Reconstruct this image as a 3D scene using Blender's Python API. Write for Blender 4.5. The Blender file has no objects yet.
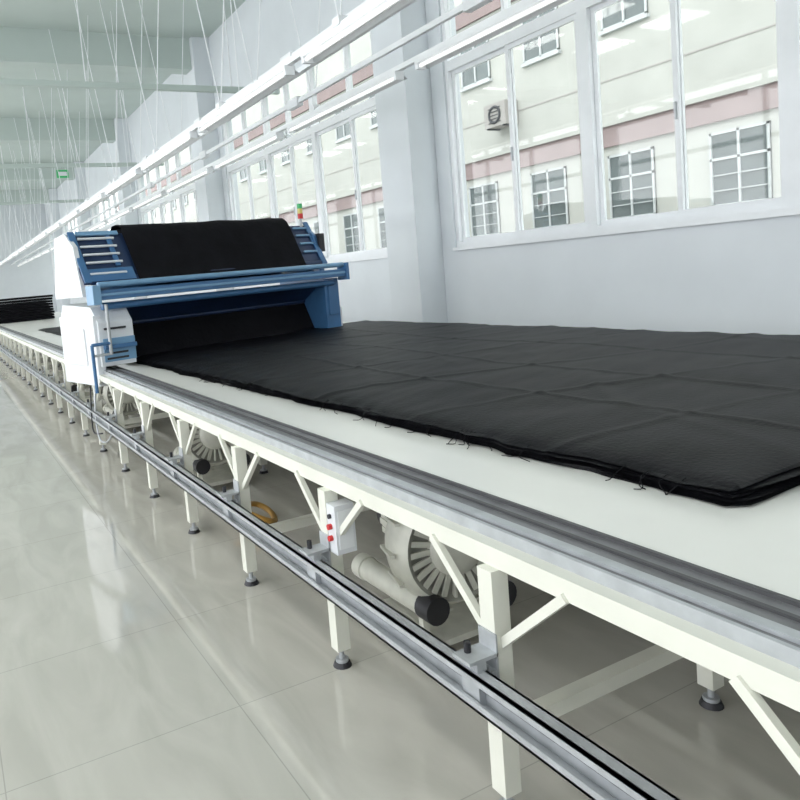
import bpy, math, random
from mathutils import Vector, Matrix
random.seed(4)
S=bpy.context.scene
S.view_settings.view_transform='Standard'
# ---------------------------------------------------------------- materials
def mat(name,col,rough=.5,metal=0,noise=0,nscale=8,bump=0,bscale=40,emit=0,spec=None,coat=0):
    m=bpy.data.materials.new(name); m.use_nodes=True
    nt=m.node_tree; b=nt.nodes['Principled BSDF']
    b.inputs['Base Color'].default_value=(*col,1)
    b.inputs['Roughness'].default_value=rough
    b.inputs['Metallic'].default_value=metal
    if spec is not None: b.inputs['Specular IOR Level'].default_value=spec
    if coat: b.inputs['Coat Weight'].default_value=coat
    tc=nt.nodes.new('ShaderNodeTexCoord')
    if noise:
        n=nt.nodes.new('ShaderNodeTexNoise'); n.inputs['Scale'].default_value=nscale; n.inputs['Detail'].default_value=5
        nt.links.new(tc.outputs['Object'],n.inputs['Vector'])
        r=nt.nodes.new('ShaderNodeValToRGB')
        r.color_ramp.elements[0].position=.3; r.color_ramp.elements[1].position=.7
        r.color_ramp.elements[0].color=(*[c*(1-noise) for c in col],1)
        r.color_ramp.elements[1].color=(*[min(1,c*(1+noise)) for c in col],1)
        nt.links.new(n.outputs['Fac'],r.inputs['Fac']); nt.links.new(r.outputs['Color'],b.inputs['Base Color'])
    if bump:
        n=nt.nodes.new('ShaderNodeTexNoise'); n.inputs['Scale'].default_value=bscale; n.inputs['Detail'].default_value=4
        nt.links.new(tc.outputs['Object'],n.inputs['Vector'])
        bp=nt.nodes.new('ShaderNodeBump'); bp.inputs['Strength'].default_value=bump; bp.inputs['Distance'].default_value=.02
        nt.links.new(n.outputs['Fac'],bp.inputs['Height']); nt.links.new(bp.outputs['Normal'],b.inputs['Normal'])
    if emit:
        b.inputs['Emission Color'].default_value=(1,1,.97,1); b.inputs['Emission Strength'].default_value=emit
    return m
WALL=mat('wall_paint',(.70,.735,.765),.75,noise=.03,nscale=1.5)
CEIL=mat('ceiling_paint',(.50,.57,.54),.8,noise=.03,nscale=1)
FRAME=mat('window_pvc',(.84,.86,.88),.35,noise=.02)
CREAM=mat('cream_paint',(.76,.76,.68),.4,noise=.04,nscale=5)
TOPM=mat('table_laminate',(.83,.83,.79),.25,noise=.03,nscale=2)
STEEL=mat('galvanised_steel',(.47,.49,.51),.4,.3,noise=.12,nscale=14)
STRIP=mat('gray_rail_strip',(.20,.20,.21),.35,.2,noise=.2,nscale=10)
GROOVE=mat('rail_groove',(.08,.08,.085),.5,noise=.1)
DARK=mat('dark_metal',(.03,.03,.035),.45,.3,noise=.1)
BLACK=mat('black_fabric',(.0045,.0045,.006),.5,noise=.3,nscale=6,bump=.18,bscale=60,spec=.14)
BLACKR=mat('black_fabric_roll',(.006,.006,.008),.8,noise=.3,nscale=5,bump=.5,bscale=15,spec=.12)
BLUE=mat('blue_paint',(.055,.155,.32),.35,noise=.05)
DBLUE=mat('dark_blue_paint',(.012,.03,.085),.45,noise=.1)
LBLUE=mat('light_blue_paint',(.18,.34,.52),.3,noise=.05)
WHITE=mat('white_paint',(.74,.76,.79),.35,noise=.02)
YEL=mat('yellow_paint',(.75,.62,.2),.4,noise=.05)
RED=mat('red_plastic',(.6,.03,.03),.4,noise=.05)
GREEN=mat('green_plastic',(.05,.45,.15),.3,noise=.05)
ALU=mat('cast_aluminium',(.64,.64,.57),.5,.15,noise=.1,nscale=12)
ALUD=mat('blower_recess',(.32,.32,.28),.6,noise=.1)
DUCT=mat('white_duct',(.72,.73,.70),.55,noise=.05)
ORANGE=mat('orange_hose',(.45,.25,.05),.45,noise=.08)
TUBE=mat('lamp_tube',(.9,.9,.9),.4,noise=.01,emit=.8)
FILLGLOW=mat('fill_panel_glow',(.9,.9,.9),.4,noise=.01,emit=6)  # glow for the added fill panels, not a known fixture
BEIGE=mat('facade_render',(.445,.445,.41),.9,noise=.06,nscale=1.2)
JOINT=mat('facade_joint',(.36,.34,.32),.9,noise=.05)
BROWN=mat('facade_band',(.27,.205,.20),.9,noise=.08,nscale=2)
GLASSD=mat('facade_glass',(.10,.12,.12),.15,noise=.2,nscale=2)
FFRAME=mat('facade_window_frame',(.48,.50,.50),.5,noise=.02)
GROUND=mat('outside_paving',(.35,.35,.32),.9,noise=.1,nscale=1)
def glass():
    m=bpy.data.materials.new('window_glass'); m.use_nodes=True; nt=m.node_tree; nt.nodes.clear()
    o=nt.nodes.new('ShaderNodeOutputMaterial'); t=nt.nodes.new('ShaderNodeBsdfTransparent'); g=nt.nodes.new('ShaderNodeBsdfGlossy')
    t.inputs['Color'].default_value=(.95,.97,.96,1); g.inputs['Roughness'].default_value=.03
    mx=nt.nodes.new('ShaderNodeMixShader'); mx.inputs[0].default_value=.05
    nt.links.new(t.outputs[0],mx.inputs[1]); nt.links.new(g.outputs[0],mx.inputs[2]); nt.links.new(mx.outputs[0],o.inputs[0]); return m
GLASS=glass()
def floor_mat():
    m=bpy.data.materials.new('polished_tile'); m.use_nodes=True; nt=m.node_tree; b=nt.nodes['Principled BSDF']
    tc=nt.nodes.new('ShaderNodeTexCoord')
    br=nt.nodes.new('ShaderNodeTexBrick'); br.offset=0; br.squash=1
    br.inputs['Scale'].default_value=1; br.inputs['Brick Width'].default_value=.8; br.inputs['Row Height'].default_value=.8
    br.inputs['Mortar Size'].default_value=.0025; br.inputs['Mortar Smooth'].default_value=.4
    br.inputs['Color1'].default_value=(.57,.555,.50,1); br.inputs['Color2'].default_value=(.59,.575,.52,1); br.inputs['Mortar'].default_value=(.43,.42,.38,1)
    nt.links.new(tc.outputs['Object'],br.inputs['Vector'])
    mp=nt.nodes.new('ShaderNodeMapping'); mp.inputs['Scale'].default_value=(.6,2.2,1); mp.inputs['Rotation'].default_value=(0,0,.5)
    n=nt.nodes.new('ShaderNodeTexNoise'); n.inputs['Scale'].default_value=2.2; n.inputs['Detail'].default_value=8; n.inputs['Distortion'].default_value=1.2
    nt.links.new(tc.outputs['Object'],mp.inputs['Vector']); nt.links.new(mp.outputs['Vector'],n.inputs['Vector'])
    r=nt.nodes.new('ShaderNodeValToRGB'); r.color_ramp.elements[0].position=.35; r.color_ramp.elements[0].color=(.86,.86,.85,1); r.color_ramp.elements[1].position=.65; r.color_ramp.elements[1].color=(1,1,1,1)
    nt.links.new(n.outputs['Fac'],r.inputs['Fac'])
    mx=nt.nodes.new('ShaderNodeMix'); mx.data_type='RGBA'; mx.blend_type='MULTIPLY'; mx.inputs['Factor'].default_value=1
    nt.links.new(br.outputs['Color'],mx.inputs[6]); nt.links.new(r.outputs['Color'],mx.inputs[7]); nt.links.new(mx.outputs[2],b.inputs['Base Color'])
    b.inputs['Roughness'].default_value=.06; b.inputs['Specular IOR Level'].default_value=1.0
    return m
FLOOR=floor_mat()
# ---------------------------------------------------------------- mesh builder
class B:
    def __init__(s,name,T=None): s.n=name; s.v=[]; s.f=[]; s.m=[]; s.sm=[]; s.mats=[]; s.T=T
    def mi(s,m):
        if m not in s.mats: s.mats.append(m)
        return s.mats.index(m)
    def add(s,vs,fs,m,smooth=False):
        o=len(s.v); s.v+= [Vector(v) for v in vs]; k=s.mi(m)
        for f in fs: s.f.append([o+i for i in f]); s.m.append(k); s.sm.append(smooth)
    def box(s,x0,x1,y0,y1,z0,z1,m):
        x0,x1=sorted((x0,x1)); y0,y1=sorted((y0,y1)); z0,z1=sorted((z0,z1))
        s.add([(x0,y0,z0),(x1,y0,z0),(x1,y1,z0),(x0,y1,z0),(x0,y0,z1),(x1,y0,z1),(x1,y1,z1),(x0,y1,z1)],
          [(0,3,2,1),(4,5,6,7),(0,1,5,4),(1,2,6,5),(2,3,7,6),(3,0,4,7)],m)
    def beam(s,a,b,w,h,m):
        a=Vector(a); b=Vector(b); d=(b-a).normalized(); up=Vector((0,0,1))
        if abs(d.z)>.95: up=Vector((1,0,0))
        r=d.cross(up).normalized(); u=r.cross(d)
        vs=[p+r*i*w/2+u*j*h/2 for p in(a,b) for i,j in((-1,-1),(1,-1),(1,1),(-1,1))]
        s.add(vs,[(0,1,2,3),(7,6,5,4),(0,4,5,1),(1,5,6,2),(2,6,7,3),(3,7,4,0)],m)
    def cyl(s,a,b,r,m,n=16,r2=None,caps=True):
        a=Vector(a); b=Vector(b); d=(b-a).normalized(); up=Vector((0,0,1)) if abs(d.z)<.95 else Vector((1,0,0))
        x=d.cross(up).normalized(); y=x.cross(d); r2=r if r2 is None else r2
        vs=[a+(x*math.cos(t)+y*math.sin(t))*r for t in [2*math.pi*i/n for i in range(n)]]
        vs+=[b+(x*math.cos(t)+y*math.sin(t))*r2 for t in [2*math.pi*i/n for i in range(n)]]
        s.add(vs,[(i,(i+1)%n,n+(i+1)%n,n+i) for i in range(n)],m,True)
        if caps: s.add(vs,[tuple(range(n))[::-1],tuple(range(n,2*n))],m)
    def lathe(s,c,d,prof,m,n=40):
        c=Vector(c); d=Vector(d).normalized(); up=Vector((0,0,1)); x=d.cross(up).normalized(); y=x.cross(d)
        vs=[]
        for o,r in prof:
            for i in range(n):
                t=2*math.pi*i/n; vs.append(c+d*o+(x*math.cos(t)+y*math.sin(t))*r)
        fs=[]
        for k in range(len(prof)-1):
            for i in range(n): fs.append((k*n+i,k*n+(i+1)%n,(k+1)*n+(i+1)%n,(k+1)*n+i))
        s.add(vs,fs,m,True)
    def tube(s,pts,r,m,n=8,rf=None):
        P=[Vector(p) for p in pts]; vs=[]; prev=None
        for i,p in enumerate(P):
            d=(P[min(i+1,len(P)-1)]-P[max(i-1,0)]).normalized()
            if prev is None:
                up=Vector((0,0,1)) if abs(d.z)<.9 else Vector((1,0,0)); x=d.cross(up).normalized()
            else: x=(prev-d*prev.dot(d)).normalized()
            prev=x; y=x.cross(d); rr=r if rf is None else rf(i)
            vs+=[p+(x*math.cos(2*math.pi*k/n)+y*math.sin(2*math.pi*k/n))*rr for k in range(n)]
        fs=[(i*n+k,i*n+(k+1)%n,(i+1)*n+(k+1)%n,(i+1)*n+k) for i in range(len(P)-1) for k in range(n)]
        fs+=[tuple(range(n)),tuple((len(P)-1)*n+k for k in range(n))]
        s.add(vs,fs,m,True)
    def prism(s,poly,axis,a,b,m):
        def mk(p,t):
            q=list(p); q.insert(axis,t); return q
        n=len(poly); vs=[mk(p,a) for p in poly]+[mk(p,b) for p in poly]
        s.add(vs,[tuple(range(n)),tuple(range(2*n-1,n-1,-1))]+[(i,(i+1)%n,n+(i+1)%n,n+i) for i in range(n)],m)
    def done(s,bevel=0):
        me=bpy.data.meshes.new(s.n)
        vs=[tuple(s.T@v) if s.T else tuple(v) for v in s.v]
        me.from_pydata(vs,[],s.f)
        for m in s.mats: me.materials.append(m)
        for p,k,q in zip(me.polygons,s.m,s.sm): p.material_index=k; p.use_smooth=q
        import bmesh
        bm=bmesh.new(); bm.from_mesh(me); bmesh.ops.recalc_face_normals(bm,faces=bm.faces); bm.to_mesh(me); bm.free()
        o=bpy.data.objects.new(s.n,me); S.collection.objects.link(o)
        if bevel:
            bv=o.modifiers.new('bevel','BEVEL'); bv.width=bevel; bv.segments=2; bv.limit_method='ANGLE'; bv.angle_limit=math.radians(50)
        return o
def spline(pts,k=8):
    P=[Vector(p) for p in pts]; P=[P[0]*2-P[1]]+P+[P[-1]*2-P[-2]]; out=[]
    for i in range(1,len(P)-2):
        for j in range(k):
            t=j/k; a,b,c,d=P[i-1:i+3]
            out.append(.5*((2*b)+(c-a)*t+(2*a-5*b+4*c-d)*t*t+(-a+3*b-3*c+d)*t**3))
    out.append(P[-2]); return out
# ---------------------------------------------------------------- room
X0,X1=-5,43; YW=-5.9; YL=6; H=6.8
b=B('floor'); b.box(X0,X1,YW-.25,YL+.25,-.1,0,FLOOR); b.done()
b=B('ceiling'); b.box(X0,X1,YW-.25,YL+.25,H,H+.2,CEIL); b.done()
for i in range(6):
    x=.35+7.6*i
    b=B('ceiling_beam'); b.box(x-.2,x+.2,YW,YL,H-.65,H,CEIL); b.done()
SILL,TOP,T2,TT=1.69,3.91,4.03,5.0
b=B('wall_right')
b.box(X0,X1,YW,YW-.25,0,SILL,WALL); b.box(X0,X1,YW,YW-.25,TT,H,WALL)
bays=[]
for k in range(-1,6):
    p0=7.35+7.6*(k-1)
    b.box(max(p0,X0),min(p0+1.15,X1),YW,YW-.25,SILL,TT,WALL)
    bays.append((p0+1.15,p0+7.6))
b.done()
for k in range(0,6):
    p0=7.35+7.6*(k-1)
    if p0+.25<X0: continue
    b=B('column'); b.box(p0+.25,p0+.95,YW,YW+.4,0,H,WALL); b.done(.01)
wi=1
for (a,c) in bays:
    a=max(a,X0); c=min(c,X1)
    if c-a<1: continue
    L=[c,c-2.13,c-4.05,a] if c-a>5 else [c,a]
    b=B(f'window_{wi}'); wi+=1
    y0,y1=YW-.03,YW-.13
    def fr(xa,xb,za,zb,w,ya,yb):
        b.box(xa,xa+w,ya,yb,za,zb,FRAME); b.box(xb-w,xb,ya,yb,za,zb,FRAME)
        b.box(xa+w,xb-w,ya,yb,za,za+w,FRAME); b.box(xa+w,xb-w,ya,yb,zb-w,zb,FRAME)
    for i in range(len(L)-1):
        xb,xa=L[i],L[i+1]
        fr(xa,xb,SILL,TOP,.06,y0,y1); fr(xa,xb,T2-.12,TT,.06,y0,y1)
        mid=(xa+xb)/2
        fr(xa+.06,mid+.03,SILL+.06,TOP-.06,.05,y0-.02,y0-.05); fr(mid-.03,xb-.06,SILL+.06,TOP-.06,.05,y0-.055,y0-.085)
        b.box(mid-.025,mid+.025,y0,y1,T2,TT-.06,FRAME)
        b.box(xa+.06,xb-.06,y0-.06,y0-.064,SILL+.06,TOP-.06,GLASS); b.box(xa+.06,xb-.06,y0-.06,y0-.064,T2-.06,TT-.06,GLASS)
        b.box(mid+.0,mid+.02,y0-.0,y0-.03,SILL+.9,SILL+1.05,STEEL)
    b.box(a,c,YW+.04,YW-.03,SILL-.04,SILL+.0,FRAME)
    b.done()
b=B('wall_left')
b.box(X0,X1,YL,YL+.25,0,.35,WALL); b.box(X0,X1,YL,YL+.25,5.4,H,WALL)
for k in range(-1,6):
    p0=7.35+7.6*(k-1); b.box(max(p0,X0),min(p0+1.15,X1),YL,YL+.25,.35,5.4,WALL)
b.done()
for (a,c) in bays:
    a=max(a,X0); c=min(c,X1)
    if c-a<1: continue
    b=B(f'window_{wi}'); wi+=1; n=max(1,round((c-a)/2.1))  # unseen left windows, added and made tall to let in side light
    for i in range(n+1):
        x=a+(c-a)*i/n; x=min(max(x,a+.05),c-.05); b.box(x-.05,x+.05,YL+.05,YL+.15,.35,5.4,FRAME)
    for z in (.40,3.8,5.35): b.box(a,c,YL+.06,YL+.14,z-.05,z+.05,FRAME)
    b.done()
b=B('wall_end'); b.box(X1,X1+.2,YW-.25,YL+.25,0,H,WALL); b.done()
b=B('wall_back'); b.box(X0-.2,X0,YW-.25,YL+.25,0,H,WALL); b.done()
# ---------------------------------------------------------------- outside
b=B('neighbouring_building'); yb=-14
b.box(-12,60,yb,yb-1,-1,13,BEIGE)
for z in (3.8,8.0): b.box(-12,60,yb+.08,yb,z-.05,z+.4,BROWN); b.box(-12,60,yb+.14,yb,z+.4,z+.5,BEIGE)
for zz in (2.1,6.3,9.8):
    for i in range(-8,20):
        x=8.75+2.42*i
        b.box(x-.62,x+.62,yb+.10,yb,zz-.08,zz,FFRAME); b.box(x-.58,x+.58,yb+.02,yb,zz,zz+1.45,GLASSD)
        for q in (-.58,-.02,.54): b.box(x+q,x+q+.05,yb+.05,yb,zz,zz+1.45,FFRAME)
        for q in (0,.9,1.4): b.box(x-.58,x+.58,yb+.05,yb,zz+q,zz+q+.05,FFRAME)
        if zz<3:
            for q in (.3,.6): b.box(x-.58,x+.58,yb+.07,yb+.05,zz+q,zz+q+.02,FFRAME)
for z in (.6,1.5,5.2): b.box(-12,60,yb+.012,yb,z,z+.03,JOINT)
for x in (12.3,4.9,19.6): b.cyl((x,yb+.08,-1),(x,yb+.08,12),.05,JOINT,8)
b.done()
for (x,z) in [(14.9,4.9)]:
    b=B('air_conditioner_unit'); b.box(x-.4,x+.4,yb+.45,yb+.02,z,z+.6,JOINT)
    b.lathe((x,yb+.46,z+.3),(0,1,0),[(0,.24),(.02,.22),(.02,.18),(.0,.16)],DARK,20)
    for q in range(5): b.box(x-.22,x+.22,yb+.47,yb+.455,z+.1+q*.09,z+.12+q*.09,DARK)
    b.beam((x-.3,yb+.02,z-.02),(x-.3,yb+.45,z-.02),.04,.04,DARK); b.beam((x+.3,yb+.02,z-.02),(x+.3,yb+.45,z-.02),.04,.04,DARK)
    b.done()
b=B('ground_outside'); b.box(-12,60,yb,YW-.25,-1.1,-.9,GROUND); b.done()
# ---------------------------------------------------------------- spreading table
TX0,TX1=-1.2,33; TY0,TY1=-1.3,-5.1; Z=.8
b=B('spreading_table')
b.box(TX0,TX1,TY0-.17,TY1,Z-.03,Z,TOPM)
b.box(TX0,TX1,TY0,TY0-.17,Z-.03,Z-.004,STRIP)
b.box(TX0,TX1,TY0-.02,TY0-.05,Z-.004,Z+.006,STEEL)
b.box(TX0,TX1,TY0-.10,TY0-.112,Z-.004,Z+.003,GROOVE)
b.box(TX0,TX1,TY0-.158,TY0-.17,Z-.004,Z+.006,GROOVE)
b.box(TX0,TX1,TY0+.012,TY0,Z-.03,Z+.002,STEEL)
b.box(TX0,TX1,TY0+.055,TY0-.03,Z-.085,Z-.03,CREAM)
for y in (-2.17,-3.1,-4.0,-4.95): b.box(TX0,TX1,y-.025,y+.025,Z-.1,Z-.03,CREAM)
b.box(TX0,TX1,-2.15,-2.19,.19,.25,CREAM)
rows=(-1.245,-2.13,-3.1,-4.0,-4.95)
RY=-1.175
i=-1
while True:
    x=1.49+.93*i; i+=1
    if x<TX0: continue
    if x>TX1: break
    for j,y in enumerate(rows):
        if j and not i%2: continue
        if x>16 and j>1: continue
        w=.028
        b.box(x-w,x+w,y-w,y+w,.07,Z-.085,CREAM)
        b.cyl((x,y,.02),(x,y,.08),.011,STEEL,10); b.cyl((x,y,0),(x,y,.018),.038,DARK,16,.03); b.cyl((x,y,.018),(x,y,.03),.026,STEEL,12)
        for sgn in (-1,1):
            b.beam((x+sgn*.025,y,.51),(x+sgn*.26,y,Z-.075),.02,.024,CREAM)
    b.beam((x,-1.31,Z-.065),(x,-4.93,Z-.065),.05,.05,CREAM)
    if i%2: b.beam((x,-1.26,.25),(x,-4.93,.25),.045,.045,CREAM)
    b.box(x-.035,x+.035,RY+.03,RY,.355,.485,STEEL)
    b.box(x-.03,x+.03,RY,-1.217,.385,.445,STEEL)
    b.box(x-.035,x+.035,RY+.055,-1.217,.485,.495,STEEL)
    b.box(x-.035,x+.035,-1.212,-1.217,.355,.545,STEEL)
    b.cyl((x+.015,RY+.02,.495),(x+.015,RY+.02,.525),.01,DARK,8)
y=RY
b.box(TX0,TX1,y,y+.008,.36,.46,STEEL); b.box(TX0,TX1,y,y+.045,.452,.46,STEEL); b.box(TX0,TX1,y,y+.045,.36,.368,STEEL)
b.box(TX0,TX1,y+.037,y+.045,.435,.46,STEEL); b.box(TX0,TX1,y+.037,y+.045,.36,.385,STEEL); b.box(TX0,TX1,y+.01,y+.016,.405,.415,GROOVE)
b.done()
# ---------------------------------------------------------------- black fabric lay
from mathutils import noise as N
def lay(name,xa,xb,ya0,ya1,yb_,h,nx,ny):
    vs=[];fs=[]; layers=5
    def yf(x,u):
        near=ya0+(ya1-ya0)*((x-xa)/(xb-xa)); near+=.035*N.noise(Vector((x*1.7,3,0)))+.018*N.noise(Vector((x*9,1,0)))
        far=yb_+.05*N.noise(Vector((x*1.3,9,0)))
        return near+(far-near)*u
    for i in range(nx+1):
        xx=xa+(xb-xa)*i/nx
        for j in range(ny+1):
            u=j/ny; y=yf(xx,u)
            x=xx+(.03*N.noise(Vector((5,y*2,0))) if i==0 else 0)
            z=Z+h+.010*N.noise(Vector((x*1.1,y*1.1,0)))+.007*N.noise(Vector((x*4,y*3,2)))+.003*N.noise(Vector((x*11+y*4,y*3,5)))
            for fx in (1.75,2.5,3.3,4.2,5.2,6.3):
                d=(x-fx-.2*N.noise(Vector((y*.6,fx,0)))-.15*(y+3)); z+=.0075*math.exp(-(d/.022)**2)*(.4+1.1*abs(N.noise(Vector((y,fx,4)))))
            for fy in (-2.55,-3.2,-4.0):
                d=(y-fy-.12*N.noise(Vector((x*.5,fy,0)))); z+=.0065*math.exp(-(d/.022)**2)
            d=math.sin((x*1.0+y*1.6)*5+3*N.noise(Vector((x*.7,y*.7,8)))); z+=.005*max(0,d)**8*max(0,N.noise(Vector((x*.8,y*.8,15)))+.2)*3
            e=min(u*abs(yb_-ya0),(1-u)*abs(yb_-ya0),x-xa+.02)
            z-=.02*math.exp(-max(e,0)/.05)
            vs.append((x,y,z))
    w=ny+1
    for i in range(nx):
        for j in range(ny): fs.append((i*w+j,i*w+j+1,(i+1)*w+j+1,(i+1)*w+j))
    b=B(name); b.add(vs,fs,BLACK,True)
    ring=[(i*w,0,1) for i in range(nx,-1,-1)]+[(j,-1,0) for j in range(1,ny+1)]+[(i*w+ny,0,-1) for i in range(1,nx+1)]
    base=[Vector(vs[r[0]]) for r in ring]; sk=[]
    for k in range(0,layers*2+1):
        t=k/(layers*2)
        row=[]
        for q,(r,p) in enumerate(zip(ring,base)):
            off=(.018 if k%2 else -.004)+.022*N.noise(Vector((p.x*3,p.y*3,k*3.3)))+.014*t
            if k==0: off=0
            row.append((p.x+r[1]*off,p.y+r[2]*off,p.z+(Z+.002-p.z)*t))
        sk+=row
    n=len(base); b.add(sk,[(k*n+q,k*n+q+1,(k+1)*n+q+1,(k+1)*n+q) for k in range(layers*2) for q in range(n-1)],BLACK,False)
    return b
b=lay('black_fabric_stack',1.24,7.95,-1.90,-1.66,-4.98,.066,380,190)
for t in range(34):
    x=random.uniform(1.3,5.5); y=-1.9+.035*(x-1.2)+.02
    L=random.uniform(.02,.07)
    b.tube(spline([(x,y-.02,Z+.05),(x+.01,y+.01,Z+.03),(x+random.uniform(-.03,.03),y+L*.6,Z+.006),(x+random.uniform(-.05,.05),y+L,Z+.004)],3),.0016,BLACK,5)
b.done()
b=lay('black_fabric_stack',10.5,17,-1.9,-1.9,-4.6,.03,40,30); b.done()
b=B('folded_fabric_pile')
for k in range(9):
    z0=Z+.004+k*.085; o=.04*N.noise(Vector((k*1.3,0,0))); q=.04*N.noise(Vector((0,k*1.7,3)))
    b.prism([(24+o,z0+.01),(24+o-.02,z0+.042),(24+o,z0+.08),(26+o,z0+.08),(26.02+o,z0+.042),(26+o,z0+.01)],1,-1.55+q,-3.2+q,BLACKR)
b.done(.01)
# ---------------------------------------------------------------- spreading machine
th=math.radians(13)
T=Matrix.Translation((6.95,-1.215,0))@Matrix.Rotation(th,4,'Z')
b=B('fabric_spreading_machine',T)
W=3.12; D=.75
def U(u0,u1,v0,v1,z0,z1,m): b.box(v0,v1,-u0,-u1,z0,z1,m)
b.prism([(-.15,.84),(-.15,1.25),(-.02,1.40),(D-.1,1.44),(D,1.3),(D,.84)],1,-.03,-.38,WHITE)
U(.0,.08,-.12,D-.05,.66,1.32,WHITE)
U(.06,.38,-.165,-.15,.88,1.10,LBLUE); U(-.012,-.0,.1,.55,.85,1.2,FRAME)
U(.06,.38,-.2,-.14,1.0,1.04,BLUE)
for zz in (.9,.95,1.18): U(.08,.3,-.17,-.15,zz,zz+.02,DARK)
b.prism([(-.1,.84),(-.1,1.45),(D,1.5),(D,.84)],1,-W+.22,-W,BLUE)
U(W,W+.07,.0,D-.05,1.12,1.4,YEL); U(W-.18,W-.02,-.12,-.09,1.02,1.4,BLUE)
U(W,W+.07,-.05,D,.86,1.10,WHITE)
U(.0,W+.04,-.24,-.12,1.46,1.55,BLUE); U(.0,W+.04,-.245,-.235,1.495,1.52,LBLUE)
b.cyl((-.2,-.05,1.60),(-.2,-W,1.60),.028,LBLUE,16); b.cyl((-.12,-.1,1.40),(-.12,-W+.1,1.40),.035,BLUE,16)
b.cyl((.05,-.1,1.64),(.05,-W+.1,1.64),.035,DBLUE,16)
U(-.03,.05,-.26,-.1,1.42,1.60,LBLUE); U(W,W+.04,-.27,-.1,1.42,1.62,BLUE)
b.add([(-.12,-.1,1.46),(-.12,-W+.1,1.46),(.28,-W+.15,1.60),(.28,-.15,1.60)],[(0,1,2,3)],BLUE)
b.add([(-.05,-.3,1.42),(-.05,-W+.2,1.42),(.30,-W+.2,1.2),(.30,-.38,1.2)],[(0,1,2,3)],DBLUE)  # dark blue sheet: shadow under the front beam put into its colour
b.cyl((.30,-.38,1.2),(.30,-W+.22,1.2),.025,DBLUE,14)
b.add([(.31,-.38,1.2),(.31,-W+.22,1.2),(.14,-W+.22,.86),(.14,-.38,.86)],[(0,1,2,3)],BLACKR)
U(.42,W-.25,.45,D-.05,.98,1.4,DBLUE)
for (a,c,mm) in ((.0,.06,WHITE),(W-.1,W-.04,BLUE)):
    b.prism([(.06,1.5),(.16,1.98),(.34,2.12),(D-.15,2.10),(D,1.5)],1,-a-.005,-c+.005,mm)
def slope(t): return (.02+.30*t,1.62+.50*t)
def quad(u0,u1,t0,t1,off,m,th_=.02):
    (v0,z0),(v1,z1)=slope(t0),slope(t1); nx,nz=-.82*off,.57*off; mx_,mz=-.82*(off-th_),.57*(off-th_)
    P=[]
    for (q,w) in ((nx,nz),(mx_,mz)):
        P+=[(v0+q,-u0,z0+w),(v0+q,-u1,z0+w),(v1+q,-u1,z1+w),(v1+q,-u0,z1+w)]
    b.add(P,[(0,1,2,3),(7,6,5,4),(0,4,5,1),(1,5,6,2),(2,6,7,3),(3,7,4,0)],m)
quad(.02,.60,0,.98,0,DBLUE); quad(.06,.56,.02,.26,.02,BLUE); quad(.02,.09,0,1,.03,BLUE)
for t in (.14,.36,.52,.68,.84): quad(.1,.48,t,t+.035,.03,WHITE)
quad(.1,.54,.92,1.0,.03,LBLUE)
quad(.40,.45,.3,.95,.02,BLUE)
quad(W-.40,W-.05,0,1.0,0,DBLUE); quad(W-.12,W-.05,0,1.05,.03,BLUE)
for t in (.3,.5,.7,.88): quad(W-.32,W-.10,t,t+.04,.03,LBLUE)
b.lathe((.48,-.60,1.88),(0,-1,0),[(0,.02),(0,.26),(.02,.28)]+[(.02+i*.05,.28+.006*math.sin(i*2.1)) for i in range(1,40)]+[(2.05,.26),(2.05,.02)],BLACKR,28)
n=60;vs=[];prof=[(.0,1.585),(.05,1.66),(.12,1.78),(.20,1.94),(.27,2.06),(.34,2.15),(.42,2.19),(.52,2.19),(.62,2.12),(.70,2.0),(.72,1.6)]
for i in range(n+1):
    u=.58+(W-.38-.58)*i/n
    for k,(v,z) in enumerate(prof):
        vs.append((v+.012*N.noise(Vector((u*4,k*.6,0)))-.035,-u,z+.012*N.noise(Vector((u*3,k*.5,7)))+(.012*u if k>3 else 0)))
m_=len(prof); b.add(vs,[(i*m_+k,(i+1)*m_+k,(i+1)*m_+k+1,i*m_+k+1) for i in range(n) for k in range(m_-1)],BLACKR,True)
b.cyl((D-.15,-.05,2.08),(D-.15,-W+.05,2.08),.025,BLUE,12)
uy=-W+.16
b.cyl((.3,uy,2.1),(.3,uy,2.20),.018,STEEL,10); b.cyl((.3,uy,2.20),(.3,uy,2.26),.032,RED,14); b.cyl((.3,uy,2.26),(.3,uy,2.32),.032,YEL,14)
b.cyl((.3,uy,2.32),(.3,uy,2.38),.032,GREEN,14)
U(W-.06,W+.02,.1,.4,1.78,2.0,DARK)
b.cyl((-.22,-.10,1.42),(-.22,-.10,.95),.016,STEEL,10)
b.cyl((-.22,-.10,1.06),(-.22,.08,1.06),.016,BLUE,10); b.cyl((-.22,.08,1.06),(-.22,.08,.62),.016,BLUE,10)
b.cyl((-.22,-.10,.96),(-.22,.08,.96),.012,STEEL,10)
b.tube(spline([(-.2,.09,.65),(-.24,.13,.4),(-.3,.14,.22),(-.42,.13,.2),(-.5,.10,.3),(-.45,.08,.45)]),.009,STEEL,8)
b.tube(spline([(-.1,.09,.68),(-.12,.12,.35),(-.2,.14,.26),(-.35,.13,.27)]),.007,DARK,8)
for v in (.1,D-.15):
    b.cyl((v,-.12,.85),(v,-.2,.85),.048,DARK,16); b.cyl((v,-W+.2,.85),(v,-W+.1,.85),.048,DARK,16)
b.done(.006)
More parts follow.
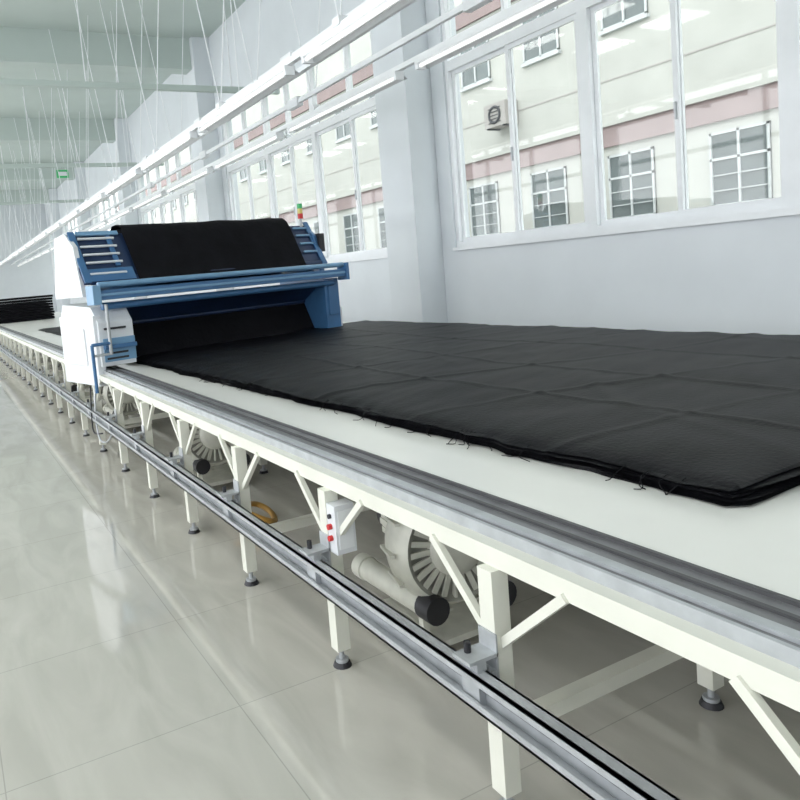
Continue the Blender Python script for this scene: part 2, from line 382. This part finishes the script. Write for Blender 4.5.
# ---------------------------------------------------------------- blowers
def blower(x,y):
    b=B('ring_blower'); c=(x,y,.44); d=(-1,.15,0); dv=Vector(d).normalized(); c=Vector(c)
    b.lathe(c,d,[(-.02,.02),(-.02,.20),(.0,.235),(.04,.25),(.10,.25),(.14,.235),(.165,.215)],ALU,48)
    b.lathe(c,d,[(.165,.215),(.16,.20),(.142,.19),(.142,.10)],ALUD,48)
    b.lathe(c,d,[(.142,.12),(.17,.11),(.18,.08),(.18,.0)],ALU,48)
    side=dv.cross(Vector((0,0,1))).normalized(); up=Vector((0,0,1))
    for i in range(26):
        t=2*math.pi*i/26; r=side*math.cos(t)+up*math.sin(t)
        b.beam(c+dv*.150+r*.105,c+dv*.158+r*.20,.010,.022,ALU)
        if i%2==0: b.beam(c-dv*.0+r*.245,c+dv*.13+r*.262,.02,.012,ALU)
    b.lathe(c,-dv,[(.02,.12),(.06,.125),(.27,.125),(.29,.12),(.30,.10),(.30,0)],ALU,28)
    for i in range(20):
        t=2*math.pi*i/20; r=side*math.cos(t)+up*math.sin(t); b.beam(c-dv*.06+r*.13,c-dv*.27+r*.13,.006,.025,ALU)
    b.lathe(c,-dv,[(.30,.11),(.36,.11),(.37,.09),(.37,0)],DARK,24)
    b.box(x+.05,x+.2,y-.06,y+.06,.56,.62,DARK)
    for s_ in (-1,1):
        q=c+side*s_*.15
        b.cyl(q+Vector((-.12,0,-.22)),q+Vector((.30,0,-.22)),.05,ALU,18)
        b.cyl(q+Vector((-.20,0,-.22)),q+Vector((-.12,0,-.22)),.055,DARK,18)
        b.cyl(q+Vector((.30,0,-.22)),q+Vector((.36,0,-.22)),.055,ALU,18)
    b.box(x-.16,x+.28,y-.2,y+.2,.06,.085,ALU)
    for fx in (-.13,.25):
        for fy in (-.17,.17): b.cyl((x+fx,y+fy,0),(x+fx,y+fy,.06),.025,DARK,12)
    b.beam((x-.08,y-.15,.08),(x-.08,y-.15,.3),.03,.03,ALU); b.beam((x-.08,y+.15,.08),(x-.08,y+.15,.3),.03,.03,ALU)
    b.beam((x+.2,y,.08),(x+.2,y,.3),.06,.04,ALU)
    b.done()
    b=B('flexible_duct')
    pts=spline([(x-.05,y-.30,.28),(x-.1,y-.36,.30),(x-.25,y-.55,.33),(x-.3,y-.85,.36),(x-.2,y-1.10,.48),(x-.18,y-1.16,.66)],16)
    b.tube(pts,.06,DUCT,14,rf=lambda i:.05+(.007 if i%2 else 0)); b.done()
for k in range(4): blower(2.36+2.75*k,-1.70)
b=B('orange_air_hose')
b.tube(spline([(4.0,-1.5,.03),(4.1,-1.45,.07),(4.25,-1.55,.10),(4.35,-1.7,.06),(4.25,-1.75,.03),(4.05,-1.7,.03),(3.98,-1.6,.08),(4.1,-1.5,.13)]),.018,ORANGE,10); b.done()
b=B('control_box')
x,y=2.365,-1.255
b.box(x-.035,x+.03,y-.05,y+.035,.48,.67,WHITE); b.box(x-.038,x-.035,y-.04,y+.025,.50,.65,FRAME)
b.cyl((x,y+.035,.585),(x,y+.05,.585),.011,RED,14); b.cyl((x,y+.035,.54),(x,y+.05,.54),.011,RED,14)
b.cyl((x,y+.035,.625),(x,y+.045,.625),.009,DARK,12)
b.done(.004)
# ---------------------------------------------------------------- overhead light rails
def rail(name,y,z,lamp,step):
    b=B(name)
    b.box(0,41,y-.025,y+.025,z,z+.045,FRAME)
    if lamp:
        x=.4
        while x<40:
            b.box(x,x+2.3,y-.05,y+.05,z-.035,z,FRAME)
            b.prism([(y-.05,z-.035),(y-.09,z-.06),(y-.085,z-.066),(y-.045,z-.042)],0,x,x+2.3,FRAME)
            b.cyl((x+.05,y+.02,z-.055),(x+2.25,y+.02,z-.055),.015,TUBE,12)
            b.box(x,x+.04,y-.045,y+.045,z-.08,z-.035,FRAME); b.box(x+2.26,x+2.3,y-.045,y+.045,z-.08,z-.035,FRAME)
            x+=2.6
    x=2.2
    while x<41:
        for dx in (-.45,.45): b.cyl((x,y,z+.045),(x+dx,y+(.3 if dx>0 else -.3),H-.01),.0065,FRAME,5)
        b.box(x-.05,x+.05,y-.04,y+.04,z+.03,z+.09,FRAME)
        x+=step
    b.done()
rail('tube_light_row',-2.88,3.3,True,2.53)
rail('cable_tray',-3.3,3.42,False,5.06)
rail('tube_light_row',-4.0,3.3,True,5.06)
b=B('busbar_track')
for y,z in ((-3.55,3.75),(-3.58,3.3)):
    b.box(0,41,y-.018,y+.018,z,z+.045,FRAME)
    x=1
    while x<40: b.box(x,x+.25,y-.035,y+.035,z-.025,z+.065,FRAME); x+=2.9
x=2.5
while x<41: b.cyl((x,-3.55,3.8),(x,-3.55,H-.01),.006,FRAME,5); b.cyl((x,-3.58,3.34),(x,-3.55,3.75),.008,FRAME,5); x+=5.8
b.done()
b=B('overhead_conduit')
for x in (12,19.5,27): b.box(x-.05,x+.05,YW,YL,4.78,4.87,CEIL)
for x in (12,19.5,27):
    for y in (-5,-2.5,0,5): b.cyl((x,y,4.8),(x,y,H-.01),.01,FRAME,5)
b.done()
b=B('exit_sign'); b.box(19.4,19.46,-3.35,-3.05,4.5,4.7,GREEN); b.box(19.39,19.4,-3.3,-3.1,4.55,4.65,WHITE); b.cyl((19.43,-3.2,4.7),(19.46,-3.2,4.79),.01,STEEL,6); b.done()
b=B('added_fill_panels')  # unseen glowing panels, added to brighten the interior
for i in range(6):
    for y in (1.9,4.4):
        for dx in (-2,0,2):
            x=4.15+7.6*i-7.6+dx
            if x<X0+1: continue
            b.box(x-.62,x+.62,y-.52,y+.52,H-.06,H-.005,FRAME); b.box(x-.58,x+.58,y-.48,y+.48,H-.07,H-.06,FILLGLOW)
b.done()
# ---------------------------------------------------------------- lighting
w=bpy.data.worlds.new('World'); S.world=w; w.use_nodes=True
bg=w.node_tree.nodes['Background']; bg.inputs[0].default_value=(.95,.97,1,1); bg.inputs[1].default_value=3.9
# ---------------------------------------------------------------- camera
cam=bpy.data.cameras.new('camera'); co=bpy.data.objects.new('camera',cam); S.collection.objects.link(co)
R=Matrix(((-0.44585,0.04087,-0.89417),(-0.89065,-0.11989,0.43861),(-0.08928,0.99195,0.08985)))
co.matrix_world=Matrix.Translation((0,0,1.55))@R.to_4x4()
cam.lens=722/800*36; cam.sensor_width=36; cam.shift_x=.125; cam.shift_y=-.0775; cam.clip_end=300
S.camera=co
